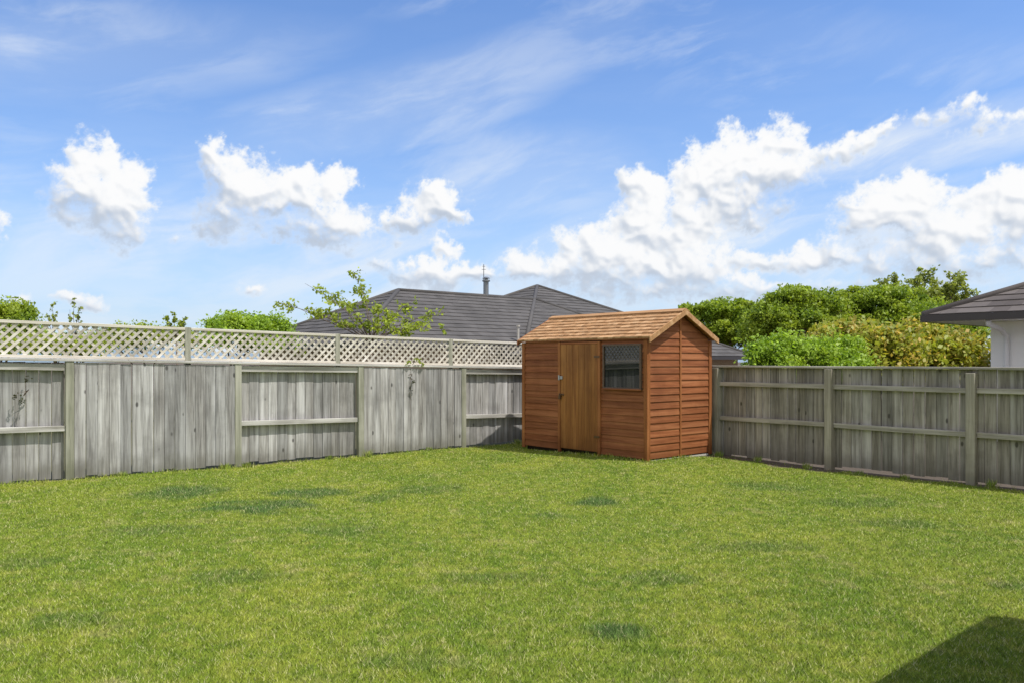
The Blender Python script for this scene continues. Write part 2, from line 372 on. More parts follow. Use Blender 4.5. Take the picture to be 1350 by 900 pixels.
c=lawncol(nt,pos); 
hs=nt.nodes.new('ShaderNodeHueSaturation'); nt.links.new(c,hs.inputs['Color']); nt.links.new(mapr(nt,isl,0,1,.50,1.60),hs.inputs['Value']); c=hs.outputs[0]
c=mix(nt,M(nt,'MULTIPLY',M(nt,'GREATER_THAN',isl,.89),.7),c,(.64,.57,.32))
nt.links.new(c,p.inputs['Base Color']); p.inputs['Roughness'].default_value=.6; p.inputs['Specular IOR Level'].default_value=.2
sn=softnormal(nt,.45); nt.links.new(sn,p.inputs['Normal'])
t=nt.nodes.new('ShaderNodeBsdfTranslucent'); nt.links.new(c,t.inputs[0])
ms=nt.nodes.new('ShaderNodeMixShader'); ms.inputs[0].default_value=.25
nt.links.new(p.outputs[0],ms.inputs[1]); nt.links.new(t.outputs[0],ms.inputs[2]); nt.links.new(ms.outputs[0],nt.nodes['Material Output'].inputs[0])
g=npmesh('lawn_grass',V.reshape(-1,3),3,m_blade,attr=np.repeat(pt,3)); g['kind']='stuff'
g['label']='short mown green lawn grass with darker clumps'; g['category']='grass'
# hills
hb=B(); xsn=np.linspace(-900,500,60)
for X in xsn:
    Y=950; hgt=26+16*math.sin(X*.006+1)+6*math.sin(X*.021)+8*math.exp(-((X+420)/120)**2)
    hb.v+=[(X,Y,-5),(X,Y+60,hgt*.7),(X,Y+140,hgt)]
for i in range(len(xsn)-1):
    a=i*3; b=a+3; hb.f+=[(a,b,b+1,a+1),(a+1,b+1,b+2,a+2)]
m_hill=plain('distant_hill',(.20,.27,.33),1,0,.2,.02)  # bluish distance haze put straight into the hill colour
o=hb.obj('hills',m_hill,smooth=True); o['kind']='structure'
# ------------------------------------------------------------ left fence
def zt(t): return 1.635-.019*t
fl=empty('timber_fence',(L0[0],L0[1],0),math.atan2(LA[1],LA[0]),'weathered grey timber paling fence topped with diagonal lattice','fence')
posts=[-5.7,-3.55,-1.4,.78,3.04,5.11,7.21,9.25,9.9]
def palings(b,x0,x1,y,z0f,z1f,w=.148,th=.019,jit=.006):
    n=max(1,round((x1-x0)/w)); w=(x1-x0)/n
    for i in range(n):
        a=x0+i*w+.002+random.random()*.003; c=x0+(i+1)*w-.002-random.random()*.006
        dy=random.uniform(-jit,jit)*.5; tl=random.uniform(-.006,.006); sk=random.uniform(-.003,.003)
        z0=z0f(a)+random.uniform(-.01,.02); z1=z1f(a)+random.uniform(-jit,jit)
        b.hexa([(a,y+dy,z0),(c,y+dy+tl,z0),(c,y+dy+tl+th,z0),(a,y+dy+th,z0)],[(a+sk,y+dy,z1),(c+sk,y+dy+tl,z1),(c+sk,y+dy+tl+th,z1),(a+sk,y+dy+th,z1)])
for i in range(len(posts)):
    b=B(); t=posts[i]; b.box(t-.05,t+.05,-.055,.04,-.2,zt(t)-.03); b.obj('post',m_post,fl,bevel=.004)
for i in range(len(posts)-1):
    a,c=posts[i]+.051,posts[i+1]-.051
    b=B(); front=i in(1,3,5)
    palings(b,a,c,-.045 if front else .045,lambda t:.03,lambda t:zt(t)-.05); b.obj('paling_panel',m_pal,fl)
    if not front:
        for zz,hh in((-.10,.09),(-.93,.075)):
            r=B(); r.beam((a,-.005,zt(a)+zz),(c,-.005,zt(c)+zz+random.uniform(-.01,.01)),.045,hh); r.obj('rail',m_palx,fl,bevel=.004)
r=B(); r.beam((-5.8,.0,zt(-5.8)-.012),(9.9,.0,zt(9.9)-.012),.13,.035); r.obj('capping_rail',m_palx,fl,bevel=.004)
lp=[-4.6,-2.35,-.08,2.34,4.74,7.0,9.3]
def ltop(t): return 2.115-.019*t
for t in lp:
    b=B(); b.box(t-.04,t+.04,.068,.135,1.2,ltop(t)+.015); b.obj('lattice_post',m_post,fl,bevel=.004)
def lattice(x0,x1,z0,z1,sp=.118,w=.033):
    b=B()
    H=z1-z0; Wd=x1-x0
    for sgn,yy in((1,.080),(-1,.0905)):
        k=-H
        while k<Wd:
            s0=max(0,-k); s1=min(H,Wd-k)
            if s1-s0>.03:
                p=[(x0+k+s_,yy,z0+s_ if sgn==1 else z1-s_) for s_ in(s0,s1)]
                a,c=Vector(p[0]),Vector(p[1]); nn=Vector((-1,0,1)).normalized()*w*.5
                if sgn==-1: nn=Vector((1,0,1)).normalized()*w*.5
                dd=Vector((0,.005,0))
                b.hexa([a-nn-dd,c-nn-dd,c-nn+dd,a-nn+dd],[a+nn-dd,c+nn-dd,c+nn+dd,a+nn+dd])
            k+=sp
    return b
for i in range(len(lp)-1):
    a,c=lp[i]+.042,lp[i+1]-.042; zm=ltop((a+c)/2)
    b=lattice(a,c,zt((a+c)/2)+.03,zm-.03)
    mid=(a+c)/2; b.v=[(x_,y_,z_-.019*(x_-mid)) for x_,y_,z_ in b.v]
    b.obj('lattice_panel',m_lat,fl)
    for zf,hh in((lambda t:ltop(t)-.012,.04),(lambda t:zt(t)+.03,.04)):
        r=B(); r.beam((a,.085,zf(a)),(c,.085,zf(c)),.05,hh); r.obj('lattice_rail',m_lat,fl,bevel=.003)
# ------------------------------------------------------------ right fence
fr=empty('timber_fence',(R0[0],R0[1],0),math.atan2(RA[1],RA[0]),'weathered brown grey timber fence with exposed rails and posts','fence')
posts=[.08,1.8,3.75,5.76,7.71,9.7,11.7,13.7]
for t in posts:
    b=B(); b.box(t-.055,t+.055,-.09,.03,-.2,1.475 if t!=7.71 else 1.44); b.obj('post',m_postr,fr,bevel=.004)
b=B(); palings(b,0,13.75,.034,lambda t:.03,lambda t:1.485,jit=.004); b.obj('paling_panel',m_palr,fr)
for i in range(len(posts)-1):
    for zz in(1.215,.645):
        r=B(); c=posts[i+1]
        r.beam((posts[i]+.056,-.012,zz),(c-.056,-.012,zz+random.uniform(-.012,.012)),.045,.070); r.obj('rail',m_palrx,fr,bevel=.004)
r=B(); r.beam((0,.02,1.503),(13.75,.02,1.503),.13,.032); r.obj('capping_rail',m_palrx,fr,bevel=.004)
# ------------------------------------------------------------ shed
S=empty('garden_shed',(.22,14.36,.05),math.atan2(-.76,.65),'small stained cedar weatherboard garden shed with shingle roof','shed')
LX,LY,WH,RZ=2.84,1.6,1.90,2.31; Z0=.04
bh=.112
def board_front(b,x0,x1,y,z0,z1,sg):
    yb,ytp=y+sg*.022,y+sg*.007
    b.quad((x0,yb,z0),(x1,yb,z0),(x1,ytp,z1),(x0,ytp,z1)); b.quad((x0,y,z0),(x1,y,z0),(x1,yb,z0),(x0,yb,z0))
    b.quad((x0,y,z0),(x0,yb,z0),(x0,ytp,z1)); b.quad((x1,y,z0),(x1,yb,z0),(x1,ytp,z1))
core=B(); core.box(.01,LX-.01,.01,LY-.01,Z0,WH-.03); 
core.quad((.012,.02,WH-.03),(.012,LY-.02,WH-.03),(.012,LY/2,RZ-.04)); core.quad((LX-.012,.02,WH-.03),(LX-.012,LY-.02,WH-.03),(LX-.012,LY/2,RZ-.04))
core.obj('inner_lining',m_base,S)
nb=int(round((WH-Z0)/bh)); bb=(WH-Z0)/nb
for x0,x1 in((.045,.93),(1.90,2.795)):
    b=B()
    for i in range(nb):
        z=Z0+i*bb; board_front(b,x0,x1,.0,z,z+bb+(.002 if i<nb-1 else -.02),-1)
    b.obj('front_wall',m_shed,S)
b=B()
for i in range(nb):
    z=Z0+i*bb; board_front(b,.045,LX-.045,LY,z,z+bb+(.002 if i<nb-1 else -.02),1)
b.obj('rear_wall',m_shed,S)
def gable(xw,sg):
    b=B()
    rows=int((RZ-.05-Z0)/bb)
    for i in range(rows+1):
        z=Z0+i*bb; z1=min(z+bb+.002,RZ-.05)
        if z1-z<.01: continue
        def half(zz): 
            return LY/2-.045 if zz<=WH-.03 else max(.01,(LY/2-.02)*(RZ-.02-zz)/(RZ-WH))
        for lo in(-1,0):
            h0,h1=half(z),half(z1); c=LY/2; xb,xt=xw+sg*.021,xw+sg*.008
            if lo==-1: A_=(c-h0,c-.012,c-.012,c-h1)
            else: A_=(c+.012,c+h0,c+h1,c+.012)
            b.quad((xb,A_[0],z),(xb,A_[1],z),(xt,A_[2],z1),(xt,A_[3],z1)); b.quad((xw,A_[0],z),(xw,A_[1],z),(xb,A_[1],z),(xb,A_[0],z))
    return b
mg=m_shed.copy(); mg.name='stained_cedar_board_side'
for nd in mg.node_tree.nodes:
    if nd.type=='VECT_MATH' and nd.operation=='MULTIPLY':
        v=nd.inputs[1].default_value; nd.inputs[1].default_value=(v[1],v[0],v[2])
gable(LX,1).obj('gable_wall',mg,S); gable(0,-1).obj('gable_wall',mg,S)
b=B(); b.box(LX-.0,LX+.030,LY/2-.020,LY/2+.020,Z0-.03,RZ-.06); b.obj('batten',m_shedz,S,bevel=.003)
for (x0,x1,y0,y1) in((0-.03,.045,-.030,.02),(LX-.04,LX+.030,-.030,.02),(LX-.02,LX+.030,.021,.05),(LX-.02,LX+.030,LY-.05,LY+.03),(-.03,.02,LY-.05,LY+.03)):
    c=B(); c.box(x0,x1,y0,y1,Z0-.04,WH-.03); c.obj('corner_board',m_shedz,S,bevel=.003)
D_=B(); x0,x1=.985,1.845; n=6; w=(x1-x0)/n
for i in range(n): D_.box(x0+i*w+.0018,x0+(i+1)*w-.0018,-.045,-.01,.07,1.82)
door=D_.obj('door',m_door,S,bevel=.002)
for (a,c,z0,z1) in((.925,.980,.0,1.86),(1.85,1.905,.0,1.86)):
    T=B(); T.box(a,c,-.052,-.005,z0,z1); T.obj('door_frame',m_shedz,S,bevel=.003)
T=B(); T.box(.985,1.845,-.048,-.005,1.823,1.86); T.obj('door_frame',m_shed,S,bevel=.003)
hb_=B(); hb_.box(.955,1.045,-.064,-.0525,1.235,1.29); hb_.box(.965,.99,-.085,-.064,1.22,1.305); hb_.obj('latch',m_grey,door,bevel=.003)
hb_=B(); hb_.box(.965,1.08,-.062,-.053,.965,.99); hb_.box(.975,1.02,-.09,-.062,.90,.965)
hb_.tube([(.982,-.076,.965),(.982,-.076,1.0),(1.013,-.076,1.0),(1.013,-.076,.965)],[.005]*4,6); hb_.obj('padlock',m_brass,door,bevel=.003)
for zz in(.3,1.6):
    hh=B(); hh.box(1.78,1.90,-.060,-.0525,zz,zz+.03); hh.obj('hinge',m_brass,door)
x0,x1,z0,z1=1.965,2.765,1.10,1.81
Fm=B(); fw=.03
Fm.box(x0,x1,-.056,-.004,z1-fw,z1); Fm.box(x0,x1,-.056,-.004,z0,z0+fw); Fm.box(x0,x0+fw,-.056,-.004,z0+fw,z1-fw); Fm.box(x1-fw,x1,-.056,-.004,z0+fw,z1-fw)
win=B(); win.box(x0+fw,x1-fw,-.034,-.026,z0+fw,z1-fw)
wo=win.obj('window',m_glass,S); Fm.obj('window_frame',plain('weathered_frame',(.12,.075,.05),.7,0,.3,10),wo,bevel=.003)
Fm=B(); Fm.box(x0-.01,x1+.01,-.070,-.056,z0-.01,z0+.012); Fm.obj('window_sill',m_shed,wo,bevel=.003)
RF=B(); ov=.07; xe0,xe1=-.10,LX+.12
sl=(RZ-WH)/(LY/2)
def rp(yy): return RZ+.025-abs(yy-LY/2)*sl
nc=8
for side in(-1,1):
    ye=LY/2+side*(LY/2+ov); yr=LY/2
    for k in range(nc):
        f0,f1=k/nc,(k+1)/nc+.02
        ya=ye+(yr-ye)*f0; yb=ye+(yr-ye)*f1; za,zb=rp(ya)+.030,rp(yb)+.004
        xx=xe0
        while xx<xe1-.01:
            w=random.choice([.06,.08,.10,.13]); x2=min(xx+w,xe1)
            j=random.uniform(-.002,.002); jy=random.uniform(-.004,.003)
            RF.hexa([(xx,ya+jy,za-.026+j),(x2-.0025,ya+jy,za-.026+j),(x2-.0025,yb,zb-.010),(xx,yb,zb-.010)],
                    [(xx,ya+jy,za+j),(x2-.0025,ya+jy,za+j),(x2-.0025,yb,zb+.006),(xx,yb,zb+.006)])
            xx=x2
RF.obj('roof',m_shroof,S)
U_=B()
for side in(-1,1):
    ye=LY/2+side*(LY/2+ov-.01)
    U_.hexa([(xe0+.02,ye,rp(ye)-.02),(xe1-.02,ye,rp(ye)-.02),(xe1-.02,LY/2,RZ+.003),(xe0+.02,LY/2,RZ+.003)],
           [(xe0+.02,ye,rp(ye)-.004),(xe1-.02,ye,rp(ye)-.004),(xe1-.02,LY/2,RZ+.019),(xe0+.02,LY/2,RZ+.019)])
U_.obj('roof_sheathing',m_shed,S)
for side in(-1,1):
    c=B(); yo=LY/2+side*.10
    c.hexa([(xe0-.01,LY/2,RZ+.050),(xe1+.01,LY/2,RZ+.050),(xe1+.01,yo,rp(yo)+.032),(xe0-.01,yo,rp(yo)+.032)],
           [(xe0-.01,LY/2,RZ+.067),(xe1+.01,LY/2,RZ+.067),(xe1+.01,yo,rp(yo)+.049),(xe0-.01,yo,rp(yo)+.049)])
    c.obj('ridge_cap',m_shroof,S)
    for xg,m_ in((xe1-.012,m_shroof),(xe0-.012,m_shed)):
        g_=B(); ye=LY/2+side*(LY/2+ov+.01)
        g_.hexa([(xg,ye,rp(ye)-.06),(xg+.026,ye,rp(ye)-.06),(xg+.026,LY/2,RZ-.04),(xg,LY/2,RZ-.04)],
                [(xg,ye,rp(ye)+.022),(xg+.026,ye,rp(ye)+.022),(xg+.026,LY/2,RZ+.047),(xg,LY/2,RZ+.047)])
        g_.obj('bargeboard',m_,S,bevel=.002)
for yy in(.06,LY/2-.04,LY-.14):
    k=B(); k.box(.02,LX-.02,yy,yy+.08,-.10,Z0-.002); k.obj('skid',m_base,S)
k=B(); k.box(LX-.02,LX+.02,.06,LY-.06,-.012,.018); k.obj('base_strip',m_conc,S)
# ------------------------------------------------------------ tiled roofs
def tiles(b,e0,e1,r0,r1,lift=.022,ch=.33,tw=.30):
    e0,e1,r0,r1=map(Vector,(e0,e1,r0,r1)); ax=(e1-e0).normalized()
    up=(r0-e0); up=up-ax*up.dot(ax); Ls=up.length; up.normalize(); nrm=ax.cross(up).normalized()
    if nrm.z<0: nrm=-nrm
    n=max(1,int(round(Ls/ch))); 
    def bounds(f):
        a=e0.lerp(r0,f); c=e1.lerp(r1,f); return (a-e0).dot(ax),(c-e0).dot(ax)
    for k in range(n):
        f0,f1=k/n,(k+1)/n; a0,c0=bounds(f0); a1,c1=bounds(f1)
        off=(k%2)*tw*.5; i0=int(math.floor(a0/tw))-1
        x_=i0*tw+off
        while x_<c0:
            p,q=max(x_,a0),min(x_+tw,c0); p1,q1=min(max(x_,a1),c1),max(min(x_+tw,c1),a1)
            if q-p>.01:
                lo=up*(Ls*f0); hi=up*(Ls*f1); j=random.uniform(-.003,.003)
                A_=e0+ax*p+lo; Bq=e0+ax*q+lo; C_=e0+ax*q1+hi; Dq=e0+ax*p1+hi; L=nrm*(lift+j)
                b.quad(A_+L,Bq+L,C_+nrm*.002,Dq+nrm*.002); b.quad(A_,Bq,Bq+L,A_+L)
            x_+=tw
AX=Vector((.76,.65,0)); NX=Vector((-.65,.76,0))
def hipcap(b,p,q,r=.08):
    p,q=Vector(p),Vector(q); b.tube([p,q],[r,r],8)
def hip_roof(parent,near_l,near_r,far_r,far_l,rl,rr,mat,wallmat,zg,ovh=.55):
    b=B(); tiles(b,near_l,near_r,rl,rr); tiles(b,near_r,far_r,rr,rr); tiles(b,far_r,far_l,rr,rl); tiles(b,far_l,near_l,rl,rl)
    ro=b.obj('roof',mat,parent)
    c=B()
    for a_,b_ in((near_l,rl),(far_l,rl),(near_r,rr),(far_r,rr)): hipcap(c,a_,b_)
    if (Vector(rl)-Vector(rr)).length>.1: hipcap(c,rl,rr)
    c.obj('ridge_tile',mat,ro,smooth=True)
    cs=[Vector(v) for v in(near_l,near_r,far_r,far_l)]
    f=B()
    for i in range(4): f.beam(cs[i]+Vector((0,0,-.07)),cs[(i+1)%4]+Vector((0,0,-.07)),.12,.13)
    f.obj('gutter',m_fascia,parent)
    s=B(); s.quad(*[v+Vector((0,0,-.13)) for v in cs]); s.obj('soffit',m_soffit,parent)
    w=B(); ins=[]
    for i in range(4):
        d1=(cs[(i+1)%4]-cs[i]).normalized(); d0=(cs[i-1]-cs[i]).normalized(); ins.append(cs[i]+(d1+d0)*ovh)
    zt_=cs[0].z-.134
    w.hexa([Vector((v.x,v.y,zg)) for v in ins],[Vector((v.x,v.y,zt_)) for v in ins]); w.obj('wall',wallmat,parent)
    return ro
def place_house(name,label,cat): return empty(name,(0,0,0),0,label,cat)
H=place_house('house','low house with dark charcoal tiled hip roof behind fence','house')
Re=Vector((-4.0,28,4.05)); w=4.1; ez=2.1; Rr=Re+AX*6.5
c4=lambda r,sa,sn,z:Vector((0,0,z-r.z))+r+AX*sa+NX*sn
hip_roof(H,c4(Re,-w,-w,ez),c4(Rr,w,-w,ez),c4(Rr,w,w,ez),c4(Re,-w,w,ez),Re,Rr,m_tile,m_brick,-.3)
Pk=Vector((1.09,34.6,4.82)); w=6.6; ez=1.78
cn=[c4(Pk,-w,-w,ez),c4(Pk,w,-w,ez),c4(Pk,w,w,ez),c4(Pk,-w,w,ez)]
hip_roof(H,cn[0],cn[1],cn[2],cn[3],Pk,Pk+Vector((0.001,0,0)),m_tile,m_brick,-.62)
fl_=at(641,392,30.6); ch=B(); ch.tube([fl_-Vector((0,0,.6)),fl_+Vector((0,0,.62))],[.095,.095],16); ch.tube([fl_+Vector((0,0,.60)),fl_+Vector((0,0,.66))],[.15,.15],16)
ch.tube([fl_+Vector((0,0,.72)),fl_+Vector((0,0,.78))],[.16,.06],16); ch.tube([fl_+Vector((.0,0,.66)),fl_+Vector((0,0,.73))],[.07,.07],8); ch.obj('flue',m_steel,H)
an=B(); pz=fl_+Vector((-.10,.15,0)); an.tube([pz-Vector((0,0,.4)),pz+Vector((0,0,1.28))],[.018,.012],6)
for dz,l in((1.2,.06),(1.08,.08)): an.tube([pz+Vector((-l,0,dz)),pz+Vector((l,0,dz))],[.008,.008],5)
an.obj('antenna',m_darkmetal,H)
vp=at(683,437,26.5); v_=B(); v_.tube([vp-Vector((0,0,.5)),vp+Vector((0,0,.15))],[.045,.045],10); v_.tube([vp+Vector((0,0,.15)),vp+Vector((0,0,.21))],[.07,.07],10); v_.obj('vent_pipe',m_conc,H)
H2=place_house('house','white plastered house with dark tiled roof and white downpipe','house')
E_=Vector((8.26,16.0,2.50)); BX=-NX; w=3.6; hz_=E_.z+w*.42; LB=9.0
rl=Vector((E_.x,E_.y,0))+AX*w+BX*w; rl.z=hz_; rr=rl+BX*(LB-2*w+3); rr.z=hz_
far=E_+AX*2*w
nearR=E_+BX*(LB+3)
OV=.92
hip_roof(H2,E_,nearR,nearR+AX*2*w,far,rl,rr,m_tile2,m_white,-.2,OV)
dp=B(); q0=E_+BX*1.15+AX*.10; q0=Vector((q0.x,q0.y,2.365)); q1=E_+AX*(OV-.06)+BX*1.22
q2=E_+AX*(OV-.30)+BX*1.20
dp.tube([q0,q0-Vector((0,0,.07)),Vector((q2.x,q2.y,2.20)),Vector((q1.x,q1.y,2.08)),Vector((q1.x,q1.y,1.9)),Vector((q1.x,q1.y,-.1))],[.05]*6,12); dp.obj('downpipe',m_soffit,H2,smooth=True)
H3=place_house('house','white house with dark eaves casting shadow on lawn','house')
EH=2.45; off=EH/math.tan(EL)
C0=Vector((3.02,4.93,0))+SUN*off; C0.z=EH
w=1.7; rl=C0-AX*w+BX*w; rl.z=EH+w*.3; rr=rl+BX*5; 
hip_roof(H3,C0-AX*2*w,C0-AX*2*w+BX*8.4,C0+BX*8.4,C0,rl,rr,m_tile2,m_brick,-.1,.3)
# ------------------------------------------------------------ vegetation
def leaves(name,lobes,n,size,mat,parent,clumps=120,spread=.22,inner=.25,flat=1.0,seed=1,stretch=1.5):
    r=np.random.default_rng(seed); L=np.array(lobes,float)
    wts=(L[:,3]*L[:,4]*L[:,5])**.66; wts/=wts.sum()
    ci=r.choice(len(L),clumps,p=wts); d=r.normal(size=(clumps,3)); d/=np.linalg.norm(d,axis=1)[:,None]
    d[:,2]=np.where(d[:,2]<-.3,-d[:,2]*.8,d[:,2])
    rad=np.where(r.random(clumps)<inner,r.random(clumps)*.75,.70+.52*r.random(clumps))
    cc=L[ci,:3]+d*L[ci,3:]*rad[:,None]; csz=spread*(.35+1.15*r.random(clumps))
    k=r.integers(0,clumps,n); g=r.normal(size=(n,3)); g*=(np.minimum(1.9,np.linalg.norm(g,axis=1))/np.linalg.norm(g,axis=1))[:,None]
    P=cc[k]+g*csz[k][:,None]*np.array([1,1,flat])
    a=r.normal(size=(n,3)); a/=np.linalg.norm(a,axis=1)[:,None]
    up=r.normal(size=(n,3))*.8+np.array([0,0,1.0]); b=np.cross(a,up); b/=np.linalg.norm(b,axis=1)[:,None]
    s=size*(.55+.9*r.random(n)); a=a*(s*stretch)[:,None]*.5; b=b*s[:,None]*.5
    V=np.stack([P-a,P+b,P+a,P-b],1); return npmesh(name,V.reshape(-1,3),4,mat,parent)
def tree(name,base,lobes,n,size,mat,label,cat,seed,tr=.09,group=None,**kw):
    base=Vector(base); e=empty(name,base,0,label,cat,group)
    L=[(l[0]-base.x,l[1]-base.y,l[2]-base.z)+tuple(l[3:]) for l in lobes]
    b=B(); random.seed(seed)
    cz=min(l[2] for l in L)*.55
    mid=Vector((random.uniform(-.08,.08),random.uniform(-.08,.08),cz))
    b.tube([(0,0,-.1),mid*.5+Vector((.03,0,0)),mid],[tr*1.3,tr,tr*.8],10)
    for l in L:
        t=Vector(l[:3]); m_=mid.lerp(t,.5)+Vector((random.uniform(-.1,.1),random.uniform(-.1,.1),.05))
        b.tube([mid,m_,t],[tr*.6,tr*.4,tr*.15],7)
        for _ in range(3):
            q_=t+Vector((random.uniform(-1,1)*l[3],random.uniform(-1,1)*l[4],random.uniform(.1,.9)*l[5]))*.8
            b.tube([m_,m_.lerp(q_,.6)+Vector((0,0,.04)),q_],[tr*.3,tr*.16,tr*.06],5)
    b.obj('trunk',m_bark,e,smooth=True)
    leaves('crown',L,n,size,mat,e,seed=seed,**kw); return e
def lb(px,py,Y,rpx,rpz,dy=None):
    c=at(px,py,Y); rx=rpx/F*Y; return (c.x,c.y,c.z,rx,dy or rx*.9,rpz/F*Y)
grp='garden trees behind the back fence'
tree('tree',(10.0,40,-.2),[lb(935,420,40,34,20),lb(970,414,40,36,16),lb(925,412,40,26,12),lb(985,432,40,35,22),lb(950,445,40,50,26),lb(1000,450,41,60,24)],36000,.10,m_leafA,'bright green spreading tree with layered crown','tree',11,group=grp,clumps=260,spread=.26,flat=.5)
tree('tree',(10.0,27,-.2),[lb(1055,396,27,38,14),lb(1025,412,27,28,16),lb(1090,408,27,30,14),lb(1050,430,27,60,26),lb(1010,440,27,25,20)],42000,.062,m_leafA,'bright green spreading tree with layered crown','tree',12,group=grp,clumps=300,spread=.18,flat=.5)
tree('tree',(13.4,28,-.2),[lb(1150,394,28,38,14),lb(1185,394,28,28,14),lb(1122,410,28,32,20),lb(1190,415,28,40,22),lb(1150,430,28,62,27)],44000,.065,m_leafA,'bright green spreading tree with layered crown','tree',13,group=grp,clumps=300,spread=.18,flat=.5)
tree('hedge_bush',(6.4,16.6,0),[lb(1065,468,16.6,50,18),lb(1030,462,16.8,36,14),lb(1100,464,16.8,34,16),lb(1012,474,16.8,24,18),lb(1062,500,16.7,75,40)],34000,.045,m_leafB,'dense rounded bright green hedge behind fence','bush',15,tr=.05,clumps=300,spread=.11,inner=.2)
tree('shrub',(8.6,18.6,0),[lb(1150,462,18.6,42,24),lb(1112,446,19,30,16),lb(1178,474,18.6,36,24),lb(1130,490,18.6,60,40),lb(1092,450,19.5,22,12)],22000,.075,m_leafC,'bronze and green leafed shrub','shrub',16,tr=.06,clumps=230,spread=.15)
tree('shrub',(11.0,20.0,0),[lb(1235,464,20,40,22),lb(1270,464,20,26,18),lb(1205,456,20.5,28,22),lb(1240,490,20,55,40),lb(1218,442,20.5,20,12)],22000,.078,m_leafC,'bronze and green leafed shrub','shrub',17,tr=.06,clumps=230,spread=.15)
tree('tree',(15.5,27,-.2),[lb(1225,422,27,40,10),lb(1262,428,27,22,10),lb(1190,428,27,30,14),lb(1235,440,27,50,16),lb(1275,440,27,26,16)],28000,.068,m_leafA,'bright green leafy tree','tree',18,group=grp,clumps=220,spread=.18)
tree('bush',(-8.0,23,-.1),[lb(325,427,23,36,10),lb(350,432,23,30,10),lb(295,432,23,24,8),lb(325,450,23,60,18)],20000,.05,m_leafB,'rounded green bush behind lattice','bush',21,tr=.05,clumps=180,spread=.12)
tree('bush',(-15.5,24,-.1),[lb(15,416,24,26,14),lb(-25,410,24,34,16),lb(25,428,24,24,14),lb(-5,450,24,60,25)],20000,.055,m_leafA,'green bushy tree behind fence','bush',22,tr=.06,clumps=170,spread=.16)
tree('bush',(-10.2,22,-.1),[lb(180,438,22,34,7),lb(150,452,22,40,12),lb(215,448,22,40,12)],12000,.045,m_leafE,'low yellow green bush seen through lattice','bush',23,tr=.04,clumps=120,spread=.10)
tree('bush',(-10.6,19,-.1),[lb(60,456,19,50,10),lb(110,460,19,30,10)],9000,.042,m_leafE,'low yellow green bush seen through lattice','bush',24,tr=.04,clumps=100,spread=.10)
def sparse(name,base,start,tips,label,cat,mat,seed,leaf=.07,per=60,sp=.14,tr=.04,group=None,wob=.2):
    base=Vector(base); e=empty(name,base,0,label,cat,group); r=random.Random(seed)
    b=B(); st=Vector(start)-base; b.tube([(0,0,-.1),st*.5+Vector((.04,.02,0)),st],[tr*1.2,tr,tr*.8],8)
    P=[]
    for tp in tips:
        t=Vector(tp)-base; m1=st.lerp(t,.45)+Vector((r.uniform(-.5,.5)*wob,r.uniform(-1,1)*wob,r.uniform(.2,1)*wob))
        pts=[st,st.lerp(m1,.5)+Vector((0,0,.2*wob)),m1,m1.lerp(t,.5)+Vector((0,0,.2*wob)),t]
        b.tube(pts,[tr*.5,tr*.4,tr*.3,tr*.2,tr*.1],6)
        for _ in range(9):
            f=r.random(); a=m1.lerp(t,f); q_=a+Vector((r.uniform(-.4,.4),r.uniform(-.4,.4),r.uniform(-.15,.35)))*(sp*3)
            b.tube([a,a.lerp(q_,.5)+Vector((0,0,.1*sp)),q_],[tr*.15,tr*.1,tr*.05],5)
            for _ in range(per//9): 
                P.append(a.lerp(q_,r.random()**.6)+Vector((r.gauss(0,1),r.gauss(0,1),r.gauss(0,1)))*sp*.25)
    b.obj('trunk',m_bark,e,smooth=True)
    rr_=np.random.default_rng(seed); P=np.array(P); n=len(P); a=rr_.normal(size=(n,3)); a/=np.linalg.norm(a,axis=1)[:,None]
    up=rr_.normal(size=(n,3)); c=np.cross(a,up); c/=np.linalg.norm(c,axis=1)[:,None]; s=leaf*(.6+.8*rr_.random(n))
    a=a*s[:,None]*.65; c=c*s[:,None]*.38
    npmesh('crown',np.stack([P-a,P+c,P+a,P-c],1).reshape(-1,3),4,mat,e); return e
random.seed(5)
tp=[(365,398),(382,404),(402,374),(430,384),(466,358),(478,378),(455,400),(500,402),(545,396),(520,418),(590,412),(560,430),(598,436),(440,425),(480,430),(410,412),(515,432),(540,440)]
sparse('young_tree',(at(495,475,17).x,17,0),at(488,452,17),[at(a,b_,17+random.uniform(-.5,.5)) for a,b_ in tp],'sparse young tree with fresh yellow green leaves','tree',m_leafE,31,leaf=.065,per=108,sp=.17,tr=.028)
tq=[(1205,372),(1218,360),(1232,368),(1245,375),(1258,362),(1270,372),(1282,385),(1240,392),(1215,388),(1262,395),(1195,388),(1228,400),(1250,405)]
sparse('tall_tree',(at(1238,475,32).x,32,-.2),at(1236,425,32),[at(a,b_,32+random.uniform(-1,1)) for a,b_ in tq],'tall feathery olive green tree','tree',m_leafD,33,leaf=.11,per=330,sp=.30,tr=.06,group=grp,wob=.5)
tq=[(1165,372),(1180,366),(1190,378),(1205,392)]
sparse('tall_tree',(at(1185,475,31).x,31,-.2),at(1185,420,31),[at(a,b_,31+random.uniform(-1,1)) for a,b_ in tq],'tall feathery olive green tree','tree',m_leafD,34,leaf=.10,per=240,sp=.22,tr=.06,group=grp,wob=.4)
for i,(px,py,Y) in enumerate(((70,400,19),(100,392,19),(232,412,19))):
    sparse('sapling',(at(px,0,Y).x,Y,0),at(px,445,Y),[at(px-2,py,Y),at(px+7,py+12,Y),at(px-8,py+16,Y),at(px+2,py+25,Y)] + ([at(px+14,py+8,Y),at(px-13,py+6,Y)] if i==2 else []),'thin leafy sapling poking above fence','sapling',m_leafE if i==2 else m_leafD,40+i,leaf=.055,per=36 if i<2 else 72,sp=.06,tr=.02,wob=.1)
def onL(t,y,z): 
    p_=L0+LA*t+LN*y; return Vector((p_[0],p_[1],z))
